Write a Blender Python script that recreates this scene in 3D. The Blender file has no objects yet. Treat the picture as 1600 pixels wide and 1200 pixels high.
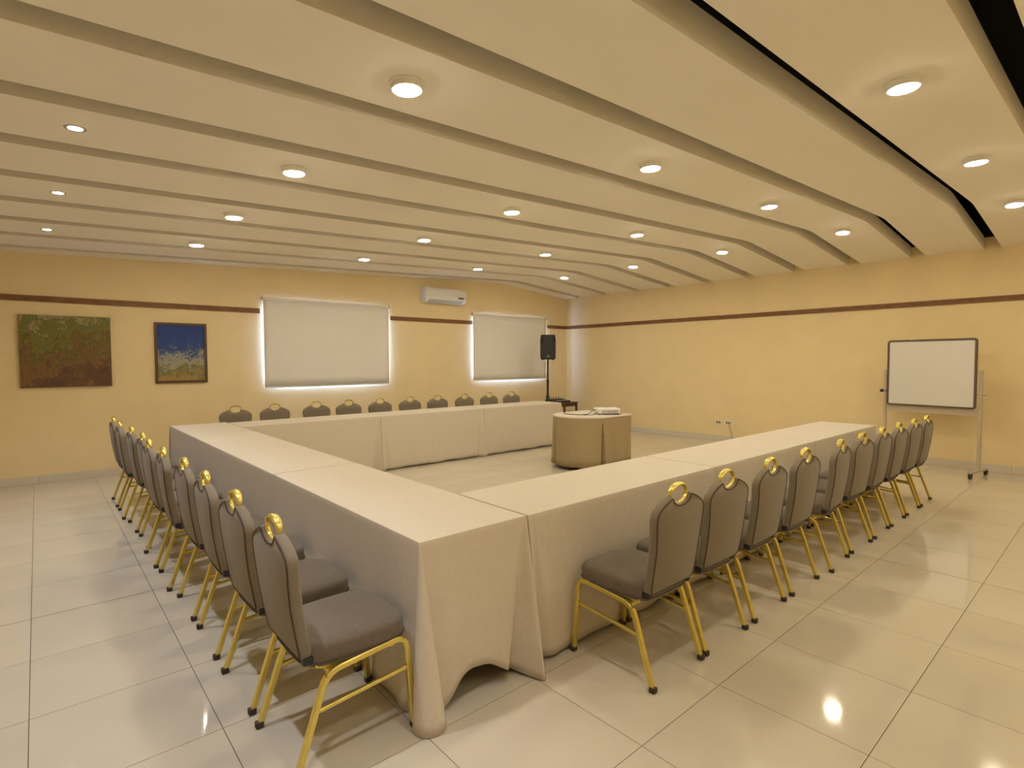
import bpy, bmesh, math, random
from mathutils import Vector, Matrix
random.seed(7)
scene = bpy.context.scene
COL = scene.collection
PI = math.pi

# ------------------------------------------------------------------ camera
yaw, pitch, roll, fpx = 0.71879, -0.04160, -0.0042, 848.0
F = Vector((math.sin(yaw)*math.cos(pitch), math.cos(yaw)*math.cos(pitch), math.sin(pitch)))
r0 = Vector((math.cos(yaw), -math.sin(yaw), 0)); u0 = r0.cross(F)
RX = math.cos(roll)*r0 + math.sin(roll)*u0
UX = -math.sin(roll)*r0 + math.cos(roll)*u0
cd = bpy.data.cameras.new('camera'); cam = bpy.data.objects.new('camera', cd); COL.objects.link(cam)
cd.sensor_fit = 'HORIZONTAL'; cd.sensor_width = 36.0; cd.lens = 36.0*fpx/1600.0
cd.clip_start = 0.05; cd.clip_end = 200
M = Matrix.Identity(4)
for i in range(3):
    M[i][0] = RX[i]; M[i][1] = UX[i]; M[i][2] = -F[i]
M[0][3], M[1][3], M[2][3] = -9.660, -8.957, 1.5
cam.matrix_world = M
scene.camera = cam

# ------------------------------------------------------------------ world, exposure, lamp levels
w = bpy.data.worlds.new('sky'); scene.world = w; w.use_nodes = True
bg = w.node_tree.nodes['Background']
bg.inputs[0].default_value = (0.30, 0.47, 1.0, 1); bg.inputs[1].default_value = 26.0
vs = scene.view_settings
scene.display_settings.display_device = 'sRGB'
vs.view_transform = 'Standard'; vs.look = 'None'; vs.gamma = 1.0; vs.use_curve_mapping = False
vs.exposure = 1.64
LAMP = 62.0                      # radiance of the warm ceiling lights
LAMP_COL = (1.0, 0.90, 0.69)
SPOT_W = 28.0                    # cool recessed downlights
SPOT_COL = (0.80, 0.86, 1.0)

# ------------------------------------------------------------------ materials
MATS = {}
def mat(name, col, rough=0.6, metal=0.0, var=0.0, vscale=6.0, bump=0.0, bscale=200.0, coat=0.0, spec=0.5,
        rnd=0.0, sheen=0.0):
    if name in MATS: return MATS[name]
    m = bpy.data.materials.new(name); m.use_nodes = True
    nt = m.node_tree; N = nt.nodes; L = nt.links
    b = N['Principled BSDF']
    b.inputs['Base Color'].default_value = (*col, 1); b.inputs['Roughness'].default_value = rough
    b.inputs['Metallic'].default_value = metal; b.inputs['Specular IOR Level'].default_value = spec
    b.inputs['Coat Weight'].default_value = coat
    b.inputs['Sheen Weight'].default_value = sheen
    tc = N.new('ShaderNodeTexCoord')
    if var or rnd:
        nz = N.new('ShaderNodeTexNoise'); nz.inputs['Scale'].default_value = vscale; nz.inputs['Detail'].default_value = 5
        L.new(tc.outputs['Object'], nz.inputs['Vector'])
        mr = N.new('ShaderNodeMapRange'); mr.inputs[3].default_value = 1-var; mr.inputs[4].default_value = 1+var
        mr.inputs[1].default_value = 0.25; mr.inputs[2].default_value = 0.75
        L.new(nz.outputs['Fac'], mr.inputs[0])
        out = mr.outputs[0]
        if rnd:
            oi = N.new('ShaderNodeObjectInfo')
            m2 = N.new('ShaderNodeMapRange'); m2.inputs[3].default_value = 1-rnd; m2.inputs[4].default_value = 1+rnd
            L.new(oi.outputs['Random'], m2.inputs[0])
            mu = N.new('ShaderNodeMath'); mu.operation = 'MULTIPLY'
            L.new(out, mu.inputs[0]); L.new(m2.outputs[0], mu.inputs[1]); out = mu.outputs[0]
        vm = N.new('ShaderNodeVectorMath'); vm.operation = 'SCALE'
        vm.inputs[0].default_value = col; L.new(out, vm.inputs['Scale'])
        L.new(vm.outputs[0], b.inputs['Base Color'])
    if bump:
        n2 = N.new('ShaderNodeTexNoise'); n2.inputs['Scale'].default_value = bscale; n2.inputs['Detail'].default_value = 3
        L.new(tc.outputs['Object'], n2.inputs['Vector'])
        bp = N.new('ShaderNodeBump'); bp.inputs['Strength'].default_value = bump; bp.inputs['Distance'].default_value = 0.01
        L.new(n2.outputs['Fac'], bp.inputs['Height']); L.new(bp.outputs[0], b.inputs['Normal'])
    MATS[name] = m
    return m

def emit(name, col, s):
    m = bpy.data.materials.new(name); m.use_nodes = True
    b = m.node_tree.nodes['Principled BSDF']
    b.inputs['Base Color'].default_value = (.9, .9, .9, 1)
    b.inputs['Emission Color'].default_value = (*col, 1); b.inputs['Emission Strength'].default_value = s
    return m

WALL = mat('wall_paint', (0.86, 0.70, 0.405), 0.75, var=0.03, vscale=3, bump=0.12, bscale=60)
CEIL = mat('ceiling_paint', (0.915, 0.86, 0.755), 0.8, var=0.015, vscale=2)
VOID = mat('black_void', (0.012, 0.012, 0.014), 0.9)
TILE = mat('porcelain', (0.62, 0.555, 0.445), 0.065, var=0.05, vscale=1.6, rnd=0.02, spec=0.5)
GROUT = mat('grout', (0.16, 0.13, 0.09), 0.9)
BASE = mat('skirting_porcelain', (0.70, 0.63, 0.52), 0.3, var=0.05, vscale=3, rnd=0.02)
WOOD = mat('rail_wood', (0.22, 0.10, 0.035), 0.45, var=0.2, vscale=12)
LINEN = mat('linen', (0.67, 0.595, 0.495), 0.9, var=0.03, vscale=40, bump=0.10, bscale=420, spec=0.15, sheen=0.1)
KHAKI = mat('khaki_cloth', (0.40, 0.31, 0.18), 0.9, var=0.06, vscale=60, bump=0.12, bscale=420, spec=0.15)
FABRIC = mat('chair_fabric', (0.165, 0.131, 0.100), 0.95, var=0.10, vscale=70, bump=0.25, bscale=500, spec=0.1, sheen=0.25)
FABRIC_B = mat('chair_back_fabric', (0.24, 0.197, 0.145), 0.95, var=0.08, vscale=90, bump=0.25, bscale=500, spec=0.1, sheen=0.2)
PIPING = mat('dark_piping', (0.07, 0.05, 0.032), 0.8)
GOLD = mat('gold_frame', (0.76, 0.62, 0.17), 0.27, 0.8, var=0.06, vscale=30)
BLACKP = mat('black_plastic', (0.018, 0.017, 0.017), 0.45, bump=0.05, bscale=300)
RUBBER = mat('brown_rubber', (0.05, 0.035, 0.025), 0.7)
WHITEP = mat('white_plastic', (0.80, 0.78, 0.73), 0.4)
BLIND = mat('blind_fabric', (0.86, 0.83, 0.79), 0.9, var=0.01, vscale=5, bump=0.03, bscale=300, spec=0.1)
ALU = mat('champagne_steel', (0.56, 0.49, 0.37), 0.45, 0.35)
BOARD = mat('board_white', (0.74, 0.71, 0.66), 0.25)
BFRAME = mat('board_frame', (0.13, 0.095, 0.065), 0.45, 0.3)
DWOOD = mat('dark_wood', (0.10, 0.045, 0.022), 0.4, var=0.2, vscale=20)
LAMPBODY = mat('lamp_housing', (0.85, 0.82, 0.75), 0.5)
DIFF = emit('lamp_diffuser', LAMP_COL, LAMP)
COOL = emit('cool_diffuser', (0.85, 0.92, 1.0), 9.0)

# ------------------------------------------------------------------ helpers
def smooth(me, ang=40):
    for p in me.polygons: p.use_smooth = True
    try: me.set_sharp_from_angle(angle=math.radians(ang))
    except Exception: pass

def obj(name, bm, m, parent=None, sm=True, ang=40):
    bmesh.ops.recalc_face_normals(bm, faces=bm.faces)
    me = bpy.data.meshes.new(name); bm.to_mesh(me); bm.free()
    me.materials.append(m)
    if sm: smooth(me, ang)
    o = bpy.data.objects.new(name, me); COL.objects.link(o)
    if parent: o.parent = parent
    return o

def tag(o, label, cat, group=None):
    o['label'] = label; o['category'] = cat
    if group: o['group'] = group
    return o

def struct(o):
    o['kind'] = 'structure'; return o

def empty(name, loc, rz=0.0):
    o = bpy.data.objects.new(name, None); COL.objects.link(o)
    o.location = loc; o.rotation_euler = (0, 0, rz); o.empty_display_size = 0.1
    return o

def copy_tree(o, parent=None):
    c = o.copy(); COL.objects.link(c); c.parent = parent
    for ch in list(o.children): copy_tree(ch, c)
    return c

def box(x0, x1, y0, y1, z0, z1, bm=None, bev=0.0, seg=2):
    own = bm is None
    t = bmesh.new() if (own or bev) else bm
    vs_ = [t.verts.new((x, y, z)) for z in (z0, z1) for y in (y0, y1) for x in (x0, x1)]
    for f in ((0,1,3,2),(4,6,7,5),(0,4,5,1),(2,3,7,6),(0,2,6,4),(1,5,7,3)): t.faces.new([vs_[i] for i in f])
    if bev:
        bmesh.ops.recalc_face_normals(t, faces=t.faces)
        bmesh.ops.bevel(t, geom=t.edges[:], offset=bev, segments=seg, profile=0.5, affect='EDGES')
    if own: return t
    if bev: merge(bm, t)
    return bm

def merge(dst, src, mtx=None):
    mp = {}
    for v in src.verts: mp[v] = dst.verts.new(mtx @ v.co if mtx else v.co)
    for f in src.faces:
        try: dst.faces.new([mp[v] for v in f.verts])
        except ValueError: pass
    src.free()
    return dst

def sweep(path, sec, bm=None, closed=False, cap=True, up=None):
    """sweep a 2-D section (list of (a,b)) along a 3-D path"""
    bm = bm or bmesh.new()
    P = [Vector(p) for p in path]; n = len(P); rings = []
    pu = Vector(up) if up else None
    for i in range(n):
        if closed: t = (P[(i+1) % n]-P[i-1]).normalized()
        elif i == 0: t = (P[1]-P[0]).normalized()
        elif i == n-1: t = (P[-1]-P[-2]).normalized()
        else: t = ((P[i+1]-P[i]).normalized()+(P[i]-P[i-1]).normalized()).normalized()
        if pu is None:
            pu = Vector((0, 0, 1)) if abs(t.z) < 0.9 else Vector((0, 1, 0))
        a = t.cross(pu).normalized(); b = a.cross(t).normalized()
        if up is None: pu = b
        rings.append([bm.verts.new(P[i]+a*s[0]+b*s[1]) for s in sec])
    m = len(sec)
    for i in range(n if closed else n-1):
        A, B = rings[i], rings[(i+1) % n]
        for j in range(m): bm.faces.new((A[j], A[(j+1) % m], B[(j+1) % m], B[j]))
    if cap and not closed:
        bm.faces.new(rings[0][::-1]); bm.faces.new(rings[-1])
    return bm

def circ(r, n=10): return [(r*math.cos(2*PI*i/n), r*math.sin(2*PI*i/n)) for i in range(n)]
def sqr(a, b, c):   # chamfered rectangle, half sizes a,b
    return [(a-c, b), (-a+c, b), (-a, b-c), (-a, -b+c), (-a+c, -b), (a-c, -b), (a, -b+c), (a, b-c)]
def tube(p, r, bm=None, n=10, closed=False): return sweep(p, circ(r, n), bm, closed)

def lathe(prof, n=24, bm=None, c=(0, 0, 0)):
    bm = bm or bmesh.new(); rings = []
    for r, z in prof:
        if r < 1e-6: rings.append([bm.verts.new((c[0], c[1], c[2]+z))])
        else: rings.append([bm.verts.new((c[0]+r*math.cos(2*PI*i/n), c[1]+r*math.sin(2*PI*i/n), c[2]+z)) for i in range(n)])
    for A, B in zip(rings[:-1], rings[1:]):
        if len(A) == 1 and len(B) == 1: continue
        for i in range(n):
            j = (i+1) % n
            if len(A) == 1: bm.faces.new((A[0], B[j], B[i]))
            elif len(B) == 1: bm.faces.new((A[i], A[j], B[0]))
            else: bm.faces.new((A[i], A[j], B[j], B[i]))
    return bm

def rings_mesh(rings, bm=None, cap0=True, cap1=True):
    bm = bm or bmesh.new(); R = [[bm.verts.new(p) for p in r] for r in rings]; n = len(R[0])
    for A, B in zip(R[:-1], R[1:]):
        for i in range(n): bm.faces.new((A[i], A[(i+1) % n], B[(i+1) % n], B[i]))
    if cap0: bm.faces.new(R[0][::-1])
    if cap1: bm.faces.new(R[-1])
    return bm

def arc(cx, cy, r, a0, a1, n):
    return [(cx+r*math.cos(a0+(a1-a0)*i/n), cy+r*math.sin(a0+(a1-a0)*i/n)) for i in range(n+1)]

# ------------------------------------------------------------------ room shell
XL, XR, YF, YB = -10.9, -0.08, -10.4, 0.0
WIN = [(-6.95, -4.86, 1.14, 2.40), (-2.87, -0.85, 1.14, 2.40)]     # openings in the back wall
def wall_with_holes(x0, x1, z0, z1, y0, y1, holes):
    bm = bmesh.new(); xs = [x0]
    for h in holes: box(xs[-1], h[0], y0, y1, z0, z1, bm); box(h[0], h[1], y0, y1, z0, h[2], bm); box(h[0], h[1], y0, y1, h[3], z1, bm); xs.append(h[1])
    box(xs[-1], x1, y0, y1, z0, z1, bm)
    return bm
struct(obj('wall_back', wall_with_holes(XL-.2, XR+.2, -.1, 3.32, YB, YB+.2, WIN), WALL, sm=False))
struct(obj('wall_right', box(XR, XR+.2, YF-.2, YB, -.1, 3.125), WALL, sm=False))
struct(obj('wall_left', box(XL-.2, XL, YF-.2, YB, -.1, 3.125), WALL, sm=False))
struct(obj('wall_front', box(XL, XR, YF-.2, YF, -.1, 3.125), WALL, sm=False))

# ceiling: dark void above, hung panels below it
bm = bmesh.new()
box(XL-.2, XR+.2, YF-.2, YB+.2, 3.75, 3.85, bm)
box(XL-.2, XL, YF-.2, YB+.2, 3.126, 3.75, bm); box(XR, XR+.2, YF-.2, YB+.2, 3.126, 3.75, bm)
box(XL, XR, YF-.2, YF, 3.126, 3.75, bm); box(XL, XR, YB+.005, YB+.2, 3.321, 3.75, bm)
ceiling = struct(obj('ceiling', bm, VOID, sm=False))
RIX, RIZ, RZ0, SL = -2.1, 3.166, 2.968, 0.0409
def cz(x): return RIZ+SL*(x-RIX) if x < RIX else RIZ-(x-RIX)*(RIZ-RZ0)/2.1
PITCH, GAP, TH = 0.806, 0.180, 0.166
def panel(y0, y1):
    x0, x1 = XL+.001, XR-.001
    pr = [(x0, cz(x0)), (RIX-.12, cz(RIX-.12)), (RIX-.04, cz(RIX)-.004), (RIX+.04, cz(RIX)-.006), (RIX+.12, cz(RIX+.12)), (x1, cz(x1))]
    pr = pr+[(x, z+TH) for x, z in pr[::-1]]
    bm = bmesh.new()
    A = [bm.verts.new((x, y0, z)) for x, z in pr]; B = [bm.verts.new((x, y1, z)) for x, z in pr]; n = len(pr)
    for i in range(n): bm.faces.new((A[i], A[(i+1) % n], B[(i+1) % n], B[i]))
    for R in (A, B):
        for i in range(n//2-1): bm.faces.new((R[i], R[i+1], R[n-2-i], R[n-1-i]))
    return bm
YK = [-0.35-PITCH*k for k in range(13)]
obj('ceiling_panel', panel(YK[0], -.001), CEIL, ceiling, sm=False)
for k in range(1, 13):
    obj('ceiling_panel', panel(YK[k], YK[k-1]-GAP), CEIL, ceiling, sm=False)
obj('ceiling_panel', panel(YF+.001, YK[12]-GAP), CEIL, ceiling, sm=False)
def pmid(k): return (YK[k]+YK[k-1]-GAP)/2

# floor: grout bed + porcelain tiles
flo = struct(obj('floor', box(XL-.2, XR+.2, YF-.2, YB+.2, -.12, -.0035), GROUT, sm=False))
def edges(v0, v1, ref):
    k0 = math.ceil((v0+.02-ref)/.6); e = [v0]; k = k0
    while ref+.6*k < v1-.02: e.append(ref+.6*k); k += 1
    return e+[v1]
XE, YE = edges(XL, XR, -9.13), edges(YF, YB, -4.74)
TM = {}; rest = bmesh.new(); nt = 0
def tbox(a, b, bm=None, cx=0, cy=0):
    return box(cx-a/2, cx+a/2, cy-b/2, cy+b/2, -.0035, 0.0, bm)
for i in range(len(XE)-1):
    for j in range(len(YE)-1):
        x0, x1, y0, y1 = XE[i], XE[i+1], YE[j], YE[j+1]
        g = .0016
        gx0 = .0035 if abs(x0+4.93) < .01 else g; gx1 = .0035 if abs(x1+4.93) < .01 else g
        gy0 = .0035 if abs(y0+4.74) < .01 else g; gy1 = .0035 if abs(y1+4.74) < .01 else g
        a, b = round(x1-x0-gx0-gx1, 4), round(y1-y0-gy0-gy1, 4)
        cx, cy = (x0+gx0+x1-gx1)/2, (y0+gy0+y1-gy1)/2
        d = Vector((cx+9.66, cy+8.957, -1.5)); dep = d.dot(F); lat = d.dot(RX)
        if y1 < -8.9 or dep < .3 or abs(lat) > dep*.95+.9:
            tbox(a, b, rest, cx, cy); continue
        if (a, b) not in TM:
            o = obj('tile', tbox(a, b), TILE, flo, sm=False); TM[(a, b)] = o.data
        else:
            o = bpy.data.objects.new('tile', TM[(a, b)]); COL.objects.link(o); o.parent = flo
        o.location = (cx, cy, 0); nt += 1
r = obj('tile_remainder', rest, TILE, flo, sm=False); r['kind'] = 'stuff'
print('tiles', nt)

# skirting: rows of tile pieces
def skirting(name, a, b, along):
    L_ = (b-a); root = struct(empty(name, (0, 0, 0))); n = int(round(abs(L_)/.6)); st = L_/n; me = None
    for k in range(n):
        lo = a+k*st
        if me is None:
            o = obj('skirting_tile', box(-st/2+.0015, st/2-.0015, -.006, .006, 0, .10, bev=.0015, seg=1), BASE, root, sm=False); me = o.data
        else:
            o = bpy.data.objects.new('skirting_tile', me); COL.objects.link(o); o.parent = root
        m_ = lo+st/2
        if along == 'back': o.location = (m_, YB-.0065, 0.0005)
        elif along == 'front': o.location = (m_, YF+.0065, 0.0005)
        else:
            o.rotation_euler = (0, 0, PI/2); o.location = ((XR-.0065) if along == 'right' else (XL+.0065), m_, 0.0005)
skirting('baseboard_back', XL+.014, XR-.014, 'back'); skirting('baseboard_right', YF+.001, YB-.001, 'right')
skirting('baseboard_left', YF+.001, YB-.001, 'left'); skirting('baseboard_front', XL+.014, XR-.014, 'front')

# brown dado rail
def rail(name, p0, p1, nrm):
    prof = [(0, -.037), (.014, -.037), (.018, -.030), (.018, -.012), (.013, -.006), (.013, .006), (.018, .012), (.018, .030), (.014, .037), (0, .037)]
    bm = bmesh.new(); R = []
    for p in (p0, p1): R.append([bm.verts.new((p[0]+nrm[0]*a, p[1]+nrm[1]*a, 2.30+z)) for a, z in prof])
    n = len(prof)
    for i in range(n): bm.faces.new((R[0][i], R[0][(i+1) % n], R[1][(i+1) % n], R[1][i]))
    bm.faces.new(R[0]); bm.faces.new(R[1][::-1])
    return struct(obj(name, bm, WOOD, sm=False))
rail('trim_1', (XL+.02, YB), (-7.03, YB), (0, -1)); rail('trim_2', (-4.776, YB), (-2.90, YB), (0, -1))
rail('trim_3', (-.735, YB), (XR-.001, YB), (0, -1)); rail('trim_4', (XR, YB-.019), (XR, YF), (-1, 0))
rail('trim_5', (XL, YB-.001), (XL, YF), (1, 0))

# windows in the recesses
GLASS = bpy.data.materials.new('window_glass'); GLASS.use_nodes = True
nt_ = GLASS.node_tree; nt_.nodes.clear()
tr = nt_.nodes.new('ShaderNodeBsdfTransparent'); gl = nt_.nodes.new('ShaderNodeBsdfGlossy'); gl.inputs['Roughness'].default_value = .02
mx = nt_.nodes.new('ShaderNodeMixShader'); mx.inputs[0].default_value = .06; ou = nt_.nodes.new('ShaderNodeOutputMaterial')
nt_.links.new(tr.outputs[0], mx.inputs[1]); nt_.links.new(gl.outputs[0], mx.inputs[2]); nt_.links.new(mx.outputs[0], ou.inputs[0])
for k, (a, b, c, d) in enumerate(WIN):
    wroot = struct(empty('window_%d' % (k+1), ((a+b)/2, .15, c))); hw = (b-a)/2; h = d-c
    bm = bmesh.new()
    box(-hw, hw, -.025, .025, 0, .05, bm); box(-hw, hw, -.025, .025, h-.05, h, bm)
    box(-hw, -hw+.05, -.025, .025, .05, h-.05, bm); box(hw-.05, hw, -.025, .025, .05, h-.05, bm)
    box(-.03, .03, -.025, .025, .05, h-.05, bm)
    obj('window_frame', bm, ALU, wroot, sm=False)
    obj('pane', box(-hw+.05, -.03, -.003, .003, .05, h-.05), GLASS, wroot, sm=False)
    obj('pane', box(.03, hw-.05, -.003, .003, .05, h-.05), GLASS, wroot, sm=False)
    ld = bpy.data.lights.new('window_portal', 'AREA'); ld.shape = 'RECTANGLE'; ld.size = 2*hw; ld.size_y = h
    ld.cycles.is_portal = True
    lo = bpy.data.objects.new('window_portal', ld); COL.objects.link(lo); lo.location = ((a+b)/2, .21, (c+d)/2)
    lo.rotation_euler = (-PI/2, 0, 0)

# roller blinds
def blind(x0, x1, z0, z1, label):
    w_ = (x1-x0); t = empty('roller_blind', ((x0+x1)/2, 0, z0)); h = z1-z0; y = -.036
    bm = bmesh.new(); n, m = 24, 10; G = []
    for j in range(m+1):
        row = []
        for i in range(n+1):
            u = i/n; v = j/m
            wv = .004*math.sin(u*9+.6)*(1-v)**2+.002*math.sin(u*31)*(1-v)
            row.append(bm.verts.new((-w_/2+u*w_, y+wv, .02+v*(h-.05))))
        G.append(row)
    for j in range(m):
        for i in range(n): bm.faces.new((G[j][i], G[j][i+1], G[j+1][i+1], G[j+1][i]))
    o = obj('blind_fabric', bm, BLIND, t); md = o.modifiers.new('thickness', 'SOLIDIFY'); md.thickness = .0012
    obj('bottom_bar', sweep([(-w_/2, y, .010), (w_/2, y, .010)], sqr(.006, .011, .003)), WHITEP, t)
    obj('roller_tube', sweep([(-w_/2-.005, -.030, h-.02), (w_/2+.005, -.030, h-.02)], circ(.021, 16)), BLIND, t)
    for s in (-1, 1):
        obj('bracket', box(s*(w_/2+.012)-.004, s*(w_/2+.012)+.004, -.058, 0, h-.05, h+.012, bev=.002, seg=1), ALU, t)
    tag(t, label, 'blind', 'drawn roller blinds over the windows')
blind(-6.985, -4.83, 1.098, 2.515, 'drawn off-white roller blind left of the air conditioner')
blind(-2.91, -.815, 1.10, 2.49, 'drawn off-white roller blind behind the black loudspeaker')

# ------------------------------------------------------------------ ceiling lights
def puck():
    t = empty('ceiling_light', (0, 0, 0))
    obj('housing', lathe([(0, 0), (.090, 0), (.090, -.008), (.080, -.010), (.078, -.034), (.076, -.036), (.071, -.036), (.071, -.030), (0, -.030)], 32), LAMPBODY, t)
    obj('diffuser', lathe([(.0705, -.031), (.0705, -.0365), (.067, -.040), (0, -.041)], 32), DIFF, t)
    return t
proto = puck(); first = True
ROWX = [-8.20, -6.08, -4.02, -1.90]
ROWN = ['row nearest the left wall', 'second row from the left wall', 'second row from the right wall', 'row nearest the right wall']
ORD = ['first', 'second', 'third', 'fourth', 'fifth', 'sixth', 'seventh', 'eighth', 'ninth', 'tenth']
for ri, x in enumerate(ROWX):
    for li, k in enumerate((2, 4, 6, 8, 10, 12)):
        o = proto if first else copy_tree(proto); first = False
        y = pmid(k)-.0; o.location = (x-.0, y, cz(x)-.0005)
        o.rotation_euler = (0, math.atan(-SL) if x < RIX else math.atan((RIZ-RZ0)/2.1), 0)
        tag(o, 'round warm surface-mounted ceiling light, %s, %s from the window wall' % (ROWN[ri], ORD[li]), 'ceiling light', 'round warm ceiling lights')
first = True; proto2 = None
for li, (x, k) in enumerate(((-9.54, 2), (-9.49, 4), (-9.45, 6), (-9.43, 8), (-9.41, 10))):
    if proto2 is None:
        proto2 = empty('recessed_downlight', (0, 0, 0)); o = proto2
        obj('bezel', lathe([(.037, -.001), (.037, -.004), (.052, -.005), (.055, -.001), (.037, -.001)], 28), ALU, o)
        obj('lens', lathe([(.0365, -.001), (.034, -.0035), (0, -.004)], 28), COOL, o)
    else: o = copy_tree(proto2)
    o.location = (x, pmid(k), cz(x)-.0005); o.rotation_euler = (0, math.atan(-SL), 0)
    tag(o, 'small recessed cool white downlight near the left wall, %s from the window wall' % ORD[li], 'downlight', 'recessed cool downlights')
    ld = bpy.data.lights.new('downlight_beam', 'SPOT'); ld.energy = SPOT_W; ld.color = SPOT_COL
    ld.spot_size = math.radians(84); ld.spot_blend = 1.0; ld.shadow_soft_size = .035
    lo = bpy.data.objects.new('downlight_beam', ld); COL.objects.link(lo); lo.location = (x, pmid(k), cz(x)-.04)

# ------------------------------------------------------------------ tables and cloths
TZ = 0.755
def table(x0, x1, y0, y1, label):
    t = empty('folding_table', ((x0+x1)/2, (y0+y1)/2, 0)); a, b = (x1-x0)/2-.012, (y1-y0)/2-.012
    obj('tabletop', box(-a, a, -b, b, TZ-.034, TZ-.004, bev=.004), DWOOD, t)
    lx = a-.25 if a > b else a-.06; ly = b-.06 if a > b else b-.25
    for sx in (-1, 1):
        for sy in (-1, 1):
            obj('leg', tube([(sx*lx, sy*ly, 0), (sx*lx, sy*ly, TZ-.034)], .014), ALU, t)
    tag(t, label, 'table', 'folding tables under the cloths')

def cloth(x0, x1, y0, y1, exp, label, hemlift=None, flare=None):
    """exp: set of exposed sides 'S','E','N','W'. A sheet with a flat top, hanging sides and corner folds."""
    t = bmesh.new()
    sides = [('S', Vector((x0, y0)), Vector((x1, y0)), Vector((0, -1))), ('E', Vector((x1, y0)), Vector((x1, y1)), Vector((1, 0))),
             ('N', Vector((x1, y1)), Vector((x0, y1)), Vector((0, 1))), ('W', Vector((x0, y1)), Vector((x0, y0)), Vector((-1, 0)))]
    hemlift = hemlift or {}; flare = flare or {}
    nrm = {s[0]: s[3] for s in sides}; order = ['S', 'E', 'N', 'W']
    cols = []   # per perimeter sample: base point, side, distance to both corners, phase, hem z
    rnd = random.Random(len(label)*13+int(abs(x0*100)))
    for si, (nm, p, q, n) in enumerate(sides):
        Ls = (q-p).length; N_ = max(34, int(Ls/.018)); d = (q-p)/Ls
        prv, nxt = order[si-1], order[(si+1) % 4]; ph = rnd.random()*6
        if nm in exp and prv in exp:      # rounded cone of cloth at a free corner
            a0 = math.atan2(nrm[prv].y, nrm[prv].x)
            for i in range(13): cols.append((p, 'cone', a0-1.0+(PI/2+2.0)*i/12, nm, prv, 0, 0, prv, nxt, ph, .003))
        for i in range(N_):
            u = (.5-.5*math.cos(PI*i/N_))*.6+.4*i/N_
            s = u*Ls; d0, d1 = s, Ls-s; hz = .004
            if nm in exp:
                lift = hemlift.get(nm, .014); k = min(1, min(d0, d1)/(.26 if lift > .05 else .2)); k = k*k*(3-2*k)
                hz = .003+lift*k*(1+.22*math.sin(s*11+ph))+.003*math.sin(s*17+ph)*k
            cols.append((p+d*s, nm, n, s, u, d0, d1, prv, nxt, ph, max(hz, .002)))
    T = [0, .012, .04, .09, .16, .24, .33, .42, .51, .60, .69, .78, .86, .94, 1.0]; R = []
    for ti, tt in enumerate(T):
        ring = []
        for (bp, nm, n, s, u, d0, d1, prv, nxt, ph, hz) in cols:
            z = TZ-.002-(TZ-.002-hz)*tt
            if nm == 'cone':
                side, other = s, u; rr = flare.get('r', .045); r_ = .003+rr*tt
                c = bp+(nrm[side]*(flare.get(side+other, rr)-rr)+nrm[other]*(flare.get(other+side, rr)-rr))*tt
                if ti == 0: ring.append((bp.x+.002*math.cos(n)-.002*(nrm[side].x+nrm[other].x), bp.y+.002*math.sin(n)-.002*(nrm[side].y+nrm[other].y), TZ))
                else: ring.append((c.x+r_*math.cos(n), c.y+r_*math.sin(n), z))
                continue
            if ti == 0: ring.append((bp.x-n.x*.003, bp.y-n.y*.003, TZ)); continue
            off = Vector((0, 0)); rr = flare.get('r', .045)
            if nm in exp:
                fade = min(1, d0/.15)*min(1, d1/.15)
                off += n*tt*(.006+.005*math.sin(PI*u)+fade*(.005*math.sin(s*8.5+ph)+.003*math.sin(s*19+ph*2)))
                for dd, other in ((d0, prv), (d1, nxt)):
                    free = other in exp; A = flare.get(nm+other, .035)
                    if free:
                        if dd < .20: off += -nrm[other]*(.80*rr*tt*(1-dd/.20))      # slide along the side to make room for the cone
                        off += n*(-.016*tt*math.exp(-(dd/.035)**2)+.010*tt*math.exp(-((dd-.11)/.05)**2))
                    else:
                        W_ = .012+.036*tt
                        off += n*A*tt*(math.exp(-(dd/W_)**2)-.30*math.exp(-((dd-W_*1.9)/(W_*.6))**2)+.16*math.exp(-((dd-W_*3.4)/(W_*.9))**2))
            else:
                off += n*.001
                for dd, other in ((d0, prv), (d1, nxt)):
                    if other in exp: off += nrm[other]*(flare.get(other+nm, .035)*tt*math.exp(-(dd/(.012+.036*tt))**2))
            ring.append((bp.x+off.x, bp.y+off.y, z))
        R.append(ring)
    rings_mesh(R, t, cap0=True, cap1=False)
    o = obj('tablecloth', t, LINEN, ang=60)
    md = o.modifiers.new('thickness', 'SOLIDIFY'); md.thickness = .0014; md.offset = 1
    return tag(o, label, 'tablecloth', 'beige cloths on the meeting tables')

TAB = [
 (-8.50, -7.905, -7.05, -5.205, 'WS', 'left row, nearest the camera', {'S': .115}, {'r': .066, 'SW': .115, 'WS': .058, 'SE': .13}),
 (-8.50, -7.905, -5.195, -3.345, 'WE', 'left row, middle of the three', None, None),
 (-8.50, -7.905, -3.335, -1.50, 'WN', 'left row, far end towards the window wall', None, None),
 (-7.895, -6.105, -7.055, -6.47, 'SN', 'front row, nearest the camera', {'S': .02}, {'SW': .085, 'SE': .04}),
 (-6.095, -4.30, -7.055, -6.47, 'SN', 'front row, middle of the three', None, None),
 (-4.29, -2.50, -7.055, -6.47, 'SNE', 'front row, far end towards the whiteboard', None, None),
 (-7.895, -6.145, -2.20, -1.60, 'SN', 'back row, left end below the large blind', None, {'SE': .06}),
 (-6.135, -4.36, -2.20, -1.60, 'SN', 'back row, middle of the three', None, {'SW': .05, 'SE': .06}),
 (-4.35, -2.57, -2.20, -1.60, 'SNE', 'back row, right end before the loudspeaker', None, None),
]
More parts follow.
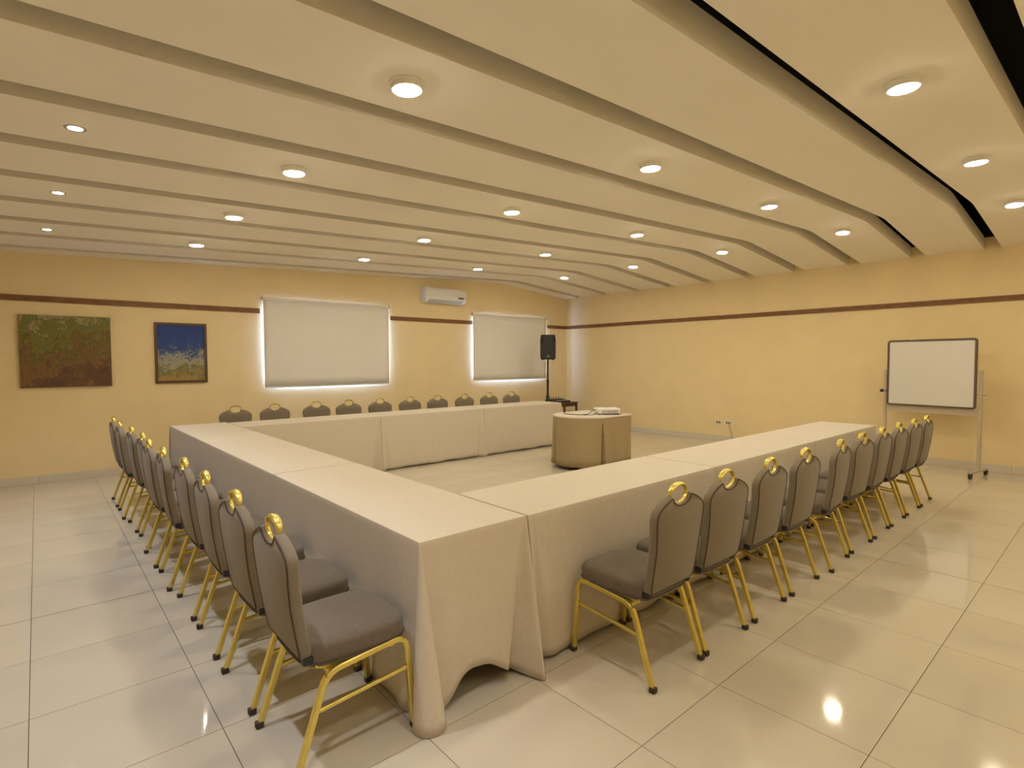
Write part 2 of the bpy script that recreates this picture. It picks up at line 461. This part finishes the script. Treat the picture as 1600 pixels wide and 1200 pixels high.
for (a, b, c, d, ex, where, hl, fl) in TAB:
    table(a, b, c, d, 'folding table hidden under the cloth of the '+where)
    cloth(a, b, c, d, set(ex), 'long beige linen tablecloth on the '+where, hl, fl)

# ------------------------------------------------------------------ banquet chairs
def make_chair():
    t = empty('banquet_chair', (0, 0, 0))
    sec = sqr(.0115, .0115, .003)
    hx = .200
    def bend(p, a, b, n=5, r=.05):
        a, p, b = Vector(a), Vector(p), Vector(b); s = p+(a-p).normalized()*r; e = p+(b-p).normalized()*r
        return [s*(1-k)**2+p*2*k*(1-k)+e*k**2 for k in [i/n for i in range(n+1)]]
    for s in (-1, 1):
        X = s*hx; XFoot = s*.207
        ff, ft, rb, rf = (XFoot, .240, .012), (X, .212, .392), (X, -.118, .362), (XFoot, -.238, .012)
        b1 = bend(ft, ff, rb, r=.06); b2 = bend(rb, ft, rf, r=.055)
        l1 = obj('leg', sweep([ff]+b1[:4], sec, up=(1, 0, 0)), GOLD, t, ang=30)
        obj('seat_rail', sweep(b1[3:]+b2[:4], sec, up=(1, 0, 0)), GOLD, t, ang=30)
        l2 = obj('leg', sweep(b2[3:]+[rf], sec, up=(1, 0, 0)), GOLD, t, ang=30)
        for l, f, dy in ((l1, ff, .002), (l2, rf, -.003)):
            obj('foot_cap', box(f[0]-.015, f[0]+.015, f[1]-.015+dy, f[1]+.015+dy, 0, .026, bev=.004), RUBBER, l)
        obj('stretcher', sweep([(s*.203, .226, .262), (s*.203, -.150, .232)], sqr(.0075, .0075, .002), up=(1, 0, 0)), GOLD, t)
        # diagonal stay from rail to the back support
        obj('back_support', sweep([(s*.172, -.02, .375), (s*.172, -.11, .374), (s*.172, -.150, .392)], sqr(.011, .011, .003), up=(1, 0, 0)), GOLD, t)
        obj('corner_cap', box(s*.164-.014, s*.164+.014, -.194, -.152, .398, .430, bev=.005), BLACKP, t)
    obj('cross_bar', sweep([(-.196, -.10, .355), (.196, -.10, .355)], sqr(.009, .009, .002)), GOLD, t)
    obj('cross_bar', sweep([(-.196, .15, .372), (.196, .15, .372)], sqr(.009, .009, .002)), GOLD, t)
    # seat cushion
    def outline(k, z, n=48):
        r = []
        for i in range(n):
            a = 2*PI*i/n; c, s_ = math.cos(a), math.sin(a); e = 2/5.0
            x = .208*math.copysign(abs(c)**e, c); y = .215*math.copysign(abs(s_)**e, s_)
            x *= 1-.06*(y < 0)*abs(y)/.215
            r.append((x*k, .022+y*k, z))
        return r
    zz = [(.93, .380), (.985, .384), (1.0, .394), (1.0, .436), (.99, .450), (.955, .461), (.88, .469), (.70, .476), (.45, .480), (.2, .482)]
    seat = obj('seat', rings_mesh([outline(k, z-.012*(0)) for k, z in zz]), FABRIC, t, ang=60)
    obj('seat_piping', tube([(x, y, z) for x, y, z in outline(1.003, .398, 40)], .0035, n=6, closed=True), PIPING, seat)
    # backrest: outline in (x, z), notch for the handle at the top
    half = [(.150, .418), (.172, .424), (.183, .445), (.187, .52), (.189, .62), (.196, .71), (.2025, .762), (.2025, .785), (.196, .806), (.182, .823), (.150, .845), (.112, .862), (.088, .870), (.075, .871)]
    notch = [(.069, .864), (.064, .852), (.052, .841), (.028, .832), (0, .830)]
    right = half+notch; full = right+[(-x, z) for x, z in right[::-1][1:]]
    def yb(z): return -.178-.055*(z-.42)/.48-.012*math.sin(PI*(z-.42)/.46)
    def ins(loop, dd):   # inset a loop by dd
        n = len(loop); res = []
        for i in range(n):
            a, b, c = Vector(loop[i-1]), Vector(loop[i]), Vector(loop[(i+1) % n])
            t_ = (c-a).normalized(); nn = Vector((-t_.y, t_.x)); res.append((b.x+nn.x*dd, b.y+nn.y*dd))
        return res
    prof = [(.014, 0.022), (.005, .017), (0, .008), (0, -.012), (.003, -.020), (.010, -.025)]
    bm = bmesh.new(); R = []
    for dd, dy in prof: R.append([bm.verts.new((x, yb(z)+dy, z)) for x, z in ins(full, dd)])
    n = len(full)
    for A, B in zip(R[:-1], R[1:]):
        for i in range(n): bm.faces.new((A[i], A[(i+1) % n], B[(i+1) % n], B[i]))
    for ring, pad in ((R[0], .006), (R[-1], -.004)):      # strip faces joining left and right halves, slightly padded
        m = len(right)
        cen = []
        for i in range(m-1):
            a, b = ring[i], ring[n-1-i] if i else ring[n-1]
        idx = lambda i: (i, (n-1-i))
        mids = []
        for i in range(m-1):
            l, r_ = idx(i); p = (ring[l].co+ring[r_].co)/2
            k = 1.0 if 2 < i < 10 else .3
            mids.append(bm.verts.new((p.x, p.y+pad*k, p.z)))
        top = ring[m-1]
        # below the notch the centre column continues straight; rows above the notch bottom split around it
        cut = max(i for i in range(m-1) if half[min(i, len(half)-1)][1] < .829 and i < len(half))
        for i in range(cut):
            l0, r_0 = idx(i); l1, r_1 = idx(i+1)
            bm.faces.new((ring[l0], ring[l1], mids[i+1], mids[i])); bm.faces.new((mids[i], mids[i+1], ring[r_1], ring[r_0]))
        lc, rc = idx(cut)
        bm.faces.new([mids[cut]]+[ring[i] for i in range(cut, m)]); bm.faces.new([mids[cut], top]+[ring[n-1-i] for i in range(m-2, cut-1, -1)])
        for i in range(cut+1, m-1): bm.verts.remove(mids[i])
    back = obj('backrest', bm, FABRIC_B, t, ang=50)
    lp = ins(full, .007)
    obj('back_piping', tube([(x, yb(z)-.0242, z) for x, z in lp], .0034, n=6, closed=True), PIPING, back)
    # gold handle ring
    pts = []; N_ = 22
    for i in range(N_):
        a = 2*PI*i/N_; z = .876+.045*math.sin(a); x = .070*math.cos(a)
        pts.append((x, yb(.87)-.001, z))
    bm = bmesh.new(); P = [Vector(p) for p in pts]; RR = []
    for i in range(N_):
        tt = (P[(i+1) % N_]-P[i-1]).normalized(); out = tt.cross(Vector((0, 1, 0))).normalized()
        up_ = max(0, math.sin(2*PI*i/N_)); wy = .009+.009*up_; wr = .005+.0045*up_
        RR.append([bm.verts.new(P[i]+Vector((0, 1, 0))*wy*math.cos(b)+out*wr*math.sin(b)) for b in [2*PI*j/10 for j in range(10)]])
    for i in range(N_):
        A, B = RR[i], RR[(i+1) % N_]
        for j in range(10): bm.faces.new((A[j], A[(j+1) % 10], B[(j+1) % 10], B[j]))
    obj('handle', bm, GOLD, t)
    return t

chair0 = make_chair(); used = [False]
def chair(x, y, rz, label, group):
    o = chair0 if not used[0] else copy_tree(chair0); used[0] = True
    o.location = (x, y, 0); o.rotation_euler = (0, 0, rz)
    tag(o, label, 'chair', group)
def ordn(i, near, far):
    if i == 0: return near
    if i == 9: return far
    return '%s from the near end' % ORD[i]
FX = [-7.40, -6.93, -6.41, -5.88, -5.29, -4.735, -4.215, -3.715, -3.185, -2.70]
FR = [0, -1, 1, 0, 4, -2, 1, 0, -1, 1]
for i, x in enumerate(FX):
    chair(x, -7.345 if i == 4 else -7.33, math.radians(FR[i]), 'grey padded gold-framed chair in the front row, '+ordn(i, 'nearest the camera', 'farthest, beside the whiteboard'), 'chairs along the front tables')
LY = [-6.84, -6.31, -5.74, -5.19, -4.63, -4.08, -3.56, -2.99, -2.42, -1.82]
LXX = [-8.775, -8.775, -8.775, -8.775, -8.80, -8.81, -8.785, -8.80, -8.83, -8.83]
LR = [0, 1, -1, 0, -2, 1, 0, 1, -1, 0]
for i, y in enumerate(LY):
    chair(LXX[i], y, -PI/2+math.radians(LR[i]), 'grey padded gold-framed chair in the left row, '+ordn(i, 'nearest the camera', 'farthest, towards the window wall'), 'chairs along the left tables')
BX = [-7.68, -7.17, -6.59, -6.09, -5.56, -5.02, -4.48, -3.90, -3.34, -2.79]
for i, x in enumerate(BX):
    s = 'leftmost, nearest the paintings' if i == 0 else ('rightmost, nearest the loudspeaker' if i == 9 else '%s from the left' % ORD[i])
    chair(x, -1.315, PI+math.radians([0, 1, -1, 0, 1, 0, -1, 1, 0, -1][i]), 'grey padded chair behind the back row of tables, '+s, 'chairs along the back tables')

# ------------------------------------------------------------------ projector trolley with skirted cloth
PX, PY, PZ = -3.70, -3.79, .735
ptab = empty('projector_table', (PX, PY, 0))
def dshape(k=0.0, n=22):
    # straight end towards +X, round end towards -X
    pts = [(.47+k, -.43-k), (.47+k, .43+k)]
    pts += [(-.10+(.40+k)*math.cos(a), (.43+k)*math.sin(a)) for a in [PI/2+PI*i/n for i in range(n+1)]]
    return pts
def dens(loop, step=.02):
    out = []
    for a, b in zip(loop, loop[1:]+loop[:1]):
        m_ = max(1, int(math.hypot(b[0]-a[0], b[1]-a[1])/step))
        out += [(a[0]+(b[0]-a[0])*i/m_, a[1]+(b[1]-a[1])*i/m_) for i in range(m_)]
    return out
obj('tabletop', rings_mesh([[(x, y, PZ-.035) for x, y in dshape(-.012)], [(x, y, PZ-.004) for x, y in dshape(-.012)]]), DWOOD, ptab, ang=30)
for sx, sy in ((.40, -.36), (.40, .36), (-.30, -.30), (-.30, .30)):
    l = obj('leg', sweep([(sx, sy, .07), (sx, sy, PZ-.035)], sqr(.018, .018, .004)), ALU, ptab)
    c = bmesh.new(); sweep([(sx-.012, sy, .029), (sx+.012, sy, .029)], circ(.029, 16), c); box(sx-.02, sx+.02, sy-.02, sy+.02, .052, .072, c)
    obj('caster', c, BLACKP, l)
tag(ptab, 'wheeled table under the khaki skirt carrying the projector', 'table')
# skirt: panels with open box pleats
L0 = dens(dshape(0.0), .007); acc = 0; n = len(L0); skirt = bmesh.new(); R = []
pleats = [(-.17, -.43), (.47, -.43), (.47, .43), (-.17, .43), (-.47, .17)]
T = [0, .03, .12, .3, .5, .7, .85, 1.0]
for tt in T:
    ring = []
    for i, (x, y) in enumerate(L0):
        a, b = Vector(L0[i-1]), Vector(L0[(i+1) % n]); d = (b-a).normalized(); nn = Vector((d.y, -d.x))
        if nn.dot(Vector((x+.0, y))) < 0: nn = -nn
        o_ = .004+.026*tt+.005*math.sin(i*.31)*tt
        for (px, py) in pleats:
            dd = math.hypot(x-px, y-py); wdt = .004+.034*tt**1.2
            if dd < wdt*3: o_ += -.085*min(1, tt*2.5)*math.exp(-(dd/wdt)**6)
        ring.append((x+nn.x*o_, y+nn.y*o_, PZ-.004-(PZ-.004-.05)*tt))
    R.append(ring)
rings_mesh(R, skirt, cap0=False, cap1=False)
sk = obj('table_skirt', skirt, KHAKI, ang=50); sk.location = (PX, PY, 0)
md = sk.modifiers.new('thickness', 'SOLIDIFY'); md.thickness = .002
tag(sk, 'khaki pleated skirt hanging around the projector table', 'table skirt')
tp = obj('top_cloth', rings_mesh([[(x, y, PZ-.018) for x, y in dens(dshape(.010), .05)], [(x, y, PZ-.001) for x, y in dens(dshape(.008), .05)], [(x, y, PZ+.001) for x, y in dens(dshape(.003), .05)]], cap0=False), LINEN, ang=50)
tp.location = (PX, PY, 0)
tag(tp, 'pale cloth on top of the projector table', 'tablecloth')

# projector
pj = empty('projector', (-3.49, -3.98, PZ+.0015), math.radians(-36))
bm = box(-.165, .165, -.12, .12, .012, .088, bev=.014, seg=3); obj('body', bm, WHITEP, pj, ang=50)
for i in range(9):
    obj('vent_slat', box(-.10+i*.027, -.085+i*.027, -.1225, -.119, .030, .068), mat('vent_grey', (.42, .39, .34), .6), pj, sm=False)
obj('lens', sweep([(.10, .118, .05), (.10, .135, .05)], circ(.03, 20)), BLACKP, pj)
for sx in (-.13, .13):
    for sy in (-.09, .09): obj('foot', lathe([(0, 0), (.012, 0), (.012, .0125), (0, .0125)], 12, c=(sx, sy, 0)), BLACKP, pj)
obj('control_panel', box(-.06, .06, -.06, 0, .0875, .0890), mat('panel_grey', (.55, .53, .49), .5), pj, sm=False)
tag(pj, 'white projector on the khaki-skirted table', 'projector')
def cable(name, pts, r, label, m=BLACKP):
    P = [Vector(p) for p in pts]; Q = []
    for i in range(len(P)-1):
        p0, p1, p2, p3 = P[max(i-1, 0)], P[i], P[i+1], P[min(i+2, len(P)-1)]
        for k in range(6):
            t = k/6; Q.append(.5*((2*p1)+(-p0+p2)*t+(2*p0-5*p1+4*p2-p3)*t*t+(-p0+3*p1-3*p2+p3)*t**3))
    Q.append(P[-1])
    return tag(obj(name, tube(Q, r, n=8), m), label, 'cable')
z0 = PZ+.008
cable('projector_cable', [(-3.625, -3.885, PZ+.055), (-3.67, -3.87, PZ+.06), (-3.75, -3.87, PZ+.02), (-3.83, -3.86, z0), (-3.92, -3.80, z0), (-3.96, -3.66, z0), (-3.90, -3.52, z0), (-3.78, -3.42, z0)], .005, 'black cable from the projector curling to the left on the table')
cable('projector_cable', [(-3.60, -3.93, PZ+.05), (-3.66, -3.96, PZ+.055), (-3.72, -3.98, PZ+.02), (-3.78, -3.95, z0), (-3.84, -3.90, z0-.001), (-3.90, -3.90, z0-.001)], .004, 'short black video cable at the near side of the projector')
cable('projector_cable', [(-3.62, -4.02, z0), (-3.60, -4.09, z0), (-3.50, -4.15, z0), (-3.40, -4.165, z0), (-3.33, -4.12, z0)], .004, 'black cable lying along the near edge of the projector')

# ------------------------------------------------------------------ whiteboard on wheeled stand
pL, pR = Vector((-.49, -6.63)), Vector((-.665, -7.70)); dv = (pR-pL); ln = dv.length; ang = math.atan2(dv.y, dv.x)
wb = empty('whiteboard', ((pL.x+pR.x)/2, (pL.y+pR.y)/2, 0), ang)      # local +x to the right post; local -y... towards the tables
h = ln/2; zb0, zb1 = .86, 1.775; fy = -.032
obj('panel', box(-h+.05, h-.05, fy-.006, fy+.010, zb0+.02, zb1-.02), BOARD, wb, sm=False)
def rrect(x0, x1, z0, z1, r):
    return [(x, fy, z) for x, z in arc(x1-r, z1-r, r, 0, PI/2, 5)+arc(x0+r, z1-r, r, PI/2, PI, 5)+arc(x0+r, z0+r, r, PI, 1.5*PI, 5)+arc(x1-r, z0+r, r, 1.5*PI, 2*PI, 5)]
obj('board_frame', sweep(rrect(-h+.045, h-.045, zb0+.013, zb1-.013, .03), sqr(.013, .014, .003), closed=True, up=(0, 1, 0)), BFRAME, wb, ang=30)
for s in (-1, 1):
    obj('post', sweep([(s*h, 0, .075), (s*h, 0, 1.36)], sqr(.018, .018, .004)), ALU, wb, ang=30)
    ft = obj('foot', sweep([(s*h, -.26, .075), (s*h, .26, .075)], sqr(.016, .013, .003)), ALU, wb, ang=30)
    for e in (-1, 1):
        c = bmesh.new(); sweep([(s*h-.014, e*.25, .032), (s*h+.014, e*.25, .032)], circ(.032, 18), c)
        box(s*h-.020, s*h+.020, e*.25-.016, e*.25+.016, .045, .066, c)
        obj('caster', c, BLACKP, ft)
    k = bmesh.new(); sweep([(s*(h-.030), -.01, 1.06), (s*(h+.05), -.01, 1.06)], circ(.010, 12), k); sweep([(s*(h+.03), -.01, 1.06), (s*(h+.06), -.01, 1.06)], circ(.022, 14), k)
    obj('pivot_knob', k, BLACKP if s < 0 else ALU, wb)
obj('tray', box(-h+.018, h-.018, -.012, .012, .775, .852, bev=.003), ALU, wb, sm=False)
obj('clip', box(-.23, -.20, fy-.018, fy+.014, zb1-.004, zb1+.004), WHITEP, wb, sm=False)
tag(wb, 'blank whiteboard with dark frame on a wheeled beige stand', 'whiteboard')

# ------------------------------------------------------------------ air conditioner
ac = empty('air_conditioner', (-3.655, 0, 2.63))
hw = .465
prof = [(0, 0), (-.10, 0), (-.165, .035), (-.205, .075), (-.205, .255), (-.195, .275), (-.16, .288), (0, .288)]
bm = bmesh.new(); A = [bm.verts.new((-hw, y, z)) for y, z in prof]; B = [bm.verts.new((hw, y, z)) for y, z in prof]
for i in range(len(prof)): bm.faces.new((A[i], A[(i+1) % len(prof)], B[(i+1) % len(prof)], B[i]))
bm.faces.new(A); bm.faces.new(B[::-1]); bmesh.ops.recalc_face_normals(bm, faces=bm.faces)
bmesh.ops.bevel(bm, geom=bm.edges[:], offset=.006, segments=2, affect='EDGES')
obj('casing', bm, WHITEP, ac, ang=35)
obj('front_panel', box(-hw+.05, hw-.02, -.212, -.20, .148, .262, bev=.005), WHITEP, ac, ang=35)
obj('front_panel', box(-hw+.05, hw-.02, -.210, -.20, .078, .140, bev=.004), WHITEP, ac, ang=35)
lv = bmesh.new(); sweep([(-hw+.07, -.152, .030), (hw-.07, -.152, .030)], sqr(.004, .045, .002), lv, up=(0, -.7, .6)); obj('louvre', lv, mat('ac_grey', (.52, .49, .43), .5), ac)
obj('display', box(hw-.21, hw-.075, -.2125, -.2095, .096, .124), BLACKP, ac, sm=False)
obj('emblem', box(-.018, .018, -.2135, -.2115, .200, .212), mat('ac_grey', (.5, .5, .5)), ac, sm=False)
tag(ac, 'white split air conditioner mounted high between the two blinds', 'air conditioner')

# ------------------------------------------------------------------ loudspeaker on stand
sx, sy = -1.515, -.80
st = empty('speaker_stand', (sx, sy, 0))
obj('pole', tube([(0, 0, .62), (0, 0, 1.08)], .024, n=14), BLACKP, st); obj('pole', tube([(0, 0, 1.07), (0, 0, 1.534)], .020, n=14), BLACKP, st)
obj('collar', lathe([(.024, 1.06), (.031, 1.062), (.031, 1.10), (.020, 1.105)], 16), BLACKP, st)
obj('hub', lathe([(.019, .60), (.055, .605), (.060, .665), (.038, .70), (.036, .76), (.024, .79)], 16), BLACKP, st)
obj('lower_tube', tube([(0, 0, .16), (0, 0, .62)], .0185, n=12), BLACKP, st)
for a in (.5, .5+2*PI/3, .5+4*PI/3):
    c, s_ = math.cos(a), math.sin(a)
    l = obj('leg', sweep([(.04*c, .04*s_, .63), (.46*c, .46*s_, .015)], sqr(.012, .008, .003)), BLACKP, st)
    obj('rubber_foot', box(.46*c-.016, .46*c+.016, .46*s_-.016, .46*s_+.016, 0, .03, bev=.004), RUBBER, l)
    obj('brace', sweep([(.02*c, .02*s_, .18), (.25*c, .25*s_, .32)], sqr(.009, .004, .002)), BLACKP, st)
tag(st, 'black tripod speaker stand behind the right end of the back tables', 'stand')
sp = empty('loudspeaker', (sx, sy, 1.535), math.radians(-42))     # local -y faces the camera
def spk(k, y0): return [(x*k, y0, z) for x, z in []]
out = [(-.135, 0.0), (.135, 0.0), (.158, .03), (.163, .40), (.150, .505), (.135, .52), (-.135, .52), (-.150, .505), (-.163, .40), (-.158, .03)]
def lay(k, y, dz=0): return [(x*k, y, .26+(z-.26)*k) for x, z in out]
obj('cabinet', rings_mesh([lay(.93, -.155), lay(1.0, -.135), lay(1.0, -.05), lay(.80, .13), lay(.74, .15)]), BLACKP, sp, ang=25)
GRL = mat('grille', (.035, .033, .031), .55, .3, bump=.6, bscale=240)
gb = bmesh.new(); g1 = [(x, -.157, z) for x, z in [(-.135, .03), (.135, .03), (.138, .30), (.11, .345), (-.11, .345), (-.138, .30)]]
g2 = [(x*.93, -.174, .19+(z-.19)*.95) for x, y, z in g1]
obj('grille', rings_mesh([g1, g2], gb), GRL, sp, ang=20)
hb = bmesh.new(); q1 = [(x, -.156, z) for x, z in [(-.085, .365), (.085, .365), (.10, .49), (-.10, .49)]]; q2 = [(x*.45, -.110, .43+(z-.43)*.4) for x, y, z in q1]
q0 = [(x*1.08, -.160, .43+(z-.43)*1.08) for x, y, z in q1]
obj('horn', rings_mesh([q0, q1, q2], hb, cap0=False), GRL, sp, ang=20)
for s in (-1, 1):
    obj('port', box(s*.125-.012, s*.125+.012, -.157, -.150, .37, .47), mat('deep_black', (.006, .006, .006), .9), sp, sm=False)
    for yy in (-.11, .05): obj('rubber_foot', lathe([(0, -.012), (.012, -.012), (.014, .004), (0, .004)], 10, c=(s*.11, yy, 0)), BLACKP, sp)
eb = bmesh.new()
for tri in (((-.006, .086), (.006, .086), (0, .097)), ((-.013, .072), (-.002, .072), (-.008, .083)), ((.002, .072), (.013, .072), (.008, .083))):
    a = [eb.verts.new((x, -.1760, z)) for x, z in tri]; b = [eb.verts.new((x, -.1740, z)) for x, z in tri]
    eb.faces.new(a); eb.faces.new(b[::-1])
    for i in range(3): eb.faces.new((a[i], a[(i+1) % 3], b[(i+1) % 3], b[i]))
box(-.022, .022, -.176, -.174, .060, .067, eb)
e_ = obj('emblem', eb, WHITEP, sp, sm=False); e_['label'] = 'small white maker emblem'
tag(sp, 'black loudspeaker with grille raised on a tripod by the corner', 'loudspeaker')

# ------------------------------------------------------------------ small dark side table with a mixer
sd = empty('side_table', (-.74, -.46, 0)); a, b, zt = .33, .22, .575
obj('tabletop', box(-a, a, -b, b, zt-.022, zt, bev=.004), DWOOD, sd, sm=False)
obj('apron', box(-a+.03, a-.03, -b+.03, -b+.045, zt-.09, zt-.022), DWOOD, sd, sm=False); obj('apron', box(-a+.03, a-.03, b-.045, b-.03, zt-.09, zt-.022), DWOOD, sd, sm=False)
obj('apron', box(-a+.03, -a+.045, -b+.045, b-.045, zt-.09, zt-.022), DWOOD, sd, sm=False); obj('apron', box(a-.045, a-.03, -b+.045, b-.045, zt-.09, zt-.022), DWOOD, sd, sm=False)
for s in (-1, 1):
    for q in (-1, 1):
        x, y = s*(a-.035), q*(b-.035)
        obj('leg', rings_mesh([[(x+i*.013, y+j*.013, 0) for i, j in ((-1, -1), (1, -1), (1, 1), (-1, 1))], [(x+i*.02, y+j*.02, zt-.022) for i, j in ((-1, -1), (1, -1), (1, 1), (-1, 1))]]), DWOOD, sd, sm=False)
tag(sd, 'small dark wooden side table in the corner behind the loudspeaker', 'side table')
mxr = empty('audio_mixer', (-.80, -.46, zt))
obj('body', rings_mesh([[(-.20, -.15, 0), (.20, -.15, 0), (.20, .15, 0), (-.20, .15, 0)], [(-.20, -.15, .035), (.20, -.15, .035), (.20, .15, .075), (-.20, .15, .075)]]), BLACKP, mxr, sm=False)
for i in range(6):
    for j in range(3):
        x, y = -.16+i*.062, -.11+j*.085; z = .035+(y+.15)/.30*.04
        obj('knob', lathe([(.009, z-.002), (.009, z+.014), (.006, z+.017), (0, z+.017)], 10, c=(x, y, 0)), WHITEP if j == 0 else BLACKP, mxr)
for i in range(4): obj('plug', tube([(-.15+i*.08, .13, .07), (-.15+i*.08, .13, .125)], .007, n=8), BLACKP, mxr)
tag(mxr, 'black audio mixer with knobs and plugs on the dark side table', 'mixer')

# ------------------------------------------------------------------ sockets on the right wall
def socket(y, label):
    t = empty('wall_socket', (XR, y, .35))
    obj('plate', box(-.011, 0, -.058, .058, -.038, .038, bev=.003), WHITEP, t, ang=35)
    for s in (-1, 1): obj('outlet', box(-.0125, -.010, s*.024-.015, s*.024+.015, -.018, .018), mat('socket_dark', (.10, .08, .06), .6), t, sm=False)
    tag(t, label, 'socket', 'sockets on the right wall')
socket(-3.88, 'white wall socket on the right wall, the left of the pair'); socket(-4.07, 'white wall socket with a thin cable, the right of the pair')
cable('socket_cable', [(XR-.012, -4.09, .345), (XR-.03, -4.10, .30), (XR-.02, -4.14, .16), (XR-.02, -4.17, .02), (XR-.10, -4.20, .006), (XR-.5, -4.30, .006)], .004, 'thin cable hanging from the socket down to the floor', mat('grey_cable', (.25, .22, .18), .6))

# ------------------------------------------------------------------ pictures on the back wall (generic abstract stand-ins)
def paint(name, stops, scale, stretch, zramp):
    m = bpy.data.materials.new(name); m.use_nodes = True; nt = m.node_tree; N = nt.nodes; L = nt.links; b = N['Principled BSDF']
    b.inputs['Roughness'].default_value = .7
    tc = N.new('ShaderNodeTexCoord'); mp = N.new('ShaderNodeMapping'); mp.inputs['Scale'].default_value = stretch
    L.new(tc.outputs['Object'], mp.inputs['Vector'])
    nz = N.new('ShaderNodeTexNoise'); nz.inputs['Scale'].default_value = scale; nz.inputs['Detail'].default_value = 6; nz.inputs['Roughness'].default_value = .7
    L.new(mp.outputs[0], nz.inputs['Vector'])
    big = N.new('ShaderNodeTexNoise'); big.inputs['Scale'].default_value = scale*.22; big.inputs['Detail'].default_value = 2
    L.new(tc.outputs['Object'], big.inputs['Vector'])
    sep = N.new('ShaderNodeSeparateXYZ'); L.new(tc.outputs['Object'], sep.inputs[0])
    def math_(op, a, bb):
        n = N.new('ShaderNodeMath'); n.operation = op
        for i, v in enumerate((a, bb)):
            if isinstance(v, (int, float)): n.inputs[i].default_value = v
            else: L.new(v, n.inputs[i])
        return n.outputs[0]
    v = math_('ADD', math_('MULTIPLY', sep.outputs['Z'], zramp[0]), math_('MULTIPLY', sep.outputs['X'], zramp[1]))
    v = math_('ADD', v, math_('MULTIPLY', math_('SUBTRACT', nz.outputs['Fac'], .5), zramp[2]))
    v = math_('ADD', v, math_('MULTIPLY', math_('SUBTRACT', big.outputs['Fac'], .5), zramp[3]))
    v = math_('ADD', v, zramp[4])
    cr = N.new('ShaderNodeValToRGB'); el = cr.color_ramp.elements
    el[0].position, el[0].color = stops[0][0], (*stops[0][1], 1); el[1].position, el[1].color = stops[-1][0], (*stops[-1][1], 1)
    for p, c in stops[1:-1]:
        e = el.new(p); e.color = (*c, 1)
    L.new(v, cr.inputs[0]); L.new(cr.outputs[0], b.inputs['Base Color'])
    return m
A1 = paint('abstract_garden_colours', [(0, (.10, .055, .04)), (.14, (.17, .07, .035)), (.26, (.12, .085, .035)), (.38, (.28, .13, .04)), (.50, (.10, .09, .03)), (.62, (.25, .19, .03)), (.74, (.10, .14, .06)), (.86, (.30, .24, .05)), (1, (.36, .30, .24))], 30, (1.5, 1, .8), (.80, -.16, 1.15, 1.0, .10))
A2 = paint('abstract_blue_ochre', [(0, (.42, .26, .09)), (.20, (.40, .27, .08)), (.30, (.13, .14, .05)), (.40, (.42, .38, .26)), (.50, (.30, .30, .28)), (.58, (.06, .10, .26)), (.72, (.025, .065, .27)), (1, (.02, .05, .24))], 32, (1, 1, 1), (1.0, 0.0, .75, .55, .12))
pc = empty('canvas_picture', (-9.365, 0, 1.20))
obj('canvas', box(-.453, .453, -.040, -.004, 0, .90, bev=.003), A1, pc, sm=False)
tag(pc, 'unframed square canvas picture in greens, ochres and russet', 'picture', 'pictures on the window wall')
pf = empty('framed_picture', (-8.10, 0, 1.215))
obj('print', box(-.30, .30, -.020, -.006, .025, .825), A2, pf, sm=False)
bm = bmesh.new()
for (x0, x1, z0_, z1_) in ((-.322, .322, 0, .034), (-.322, .322, .816, .85), (-.322, -.290, .034, .816), (.290, .322, .034, .816)): box(x0, x1, -.032, -.002, z0_, z1_, bm)
obj('frame', bm, DWOOD, pf, sm=False)
tag(pf, 'dark-framed upright picture with deep blue top and ochre base', 'picture', 'pictures on the window wall')
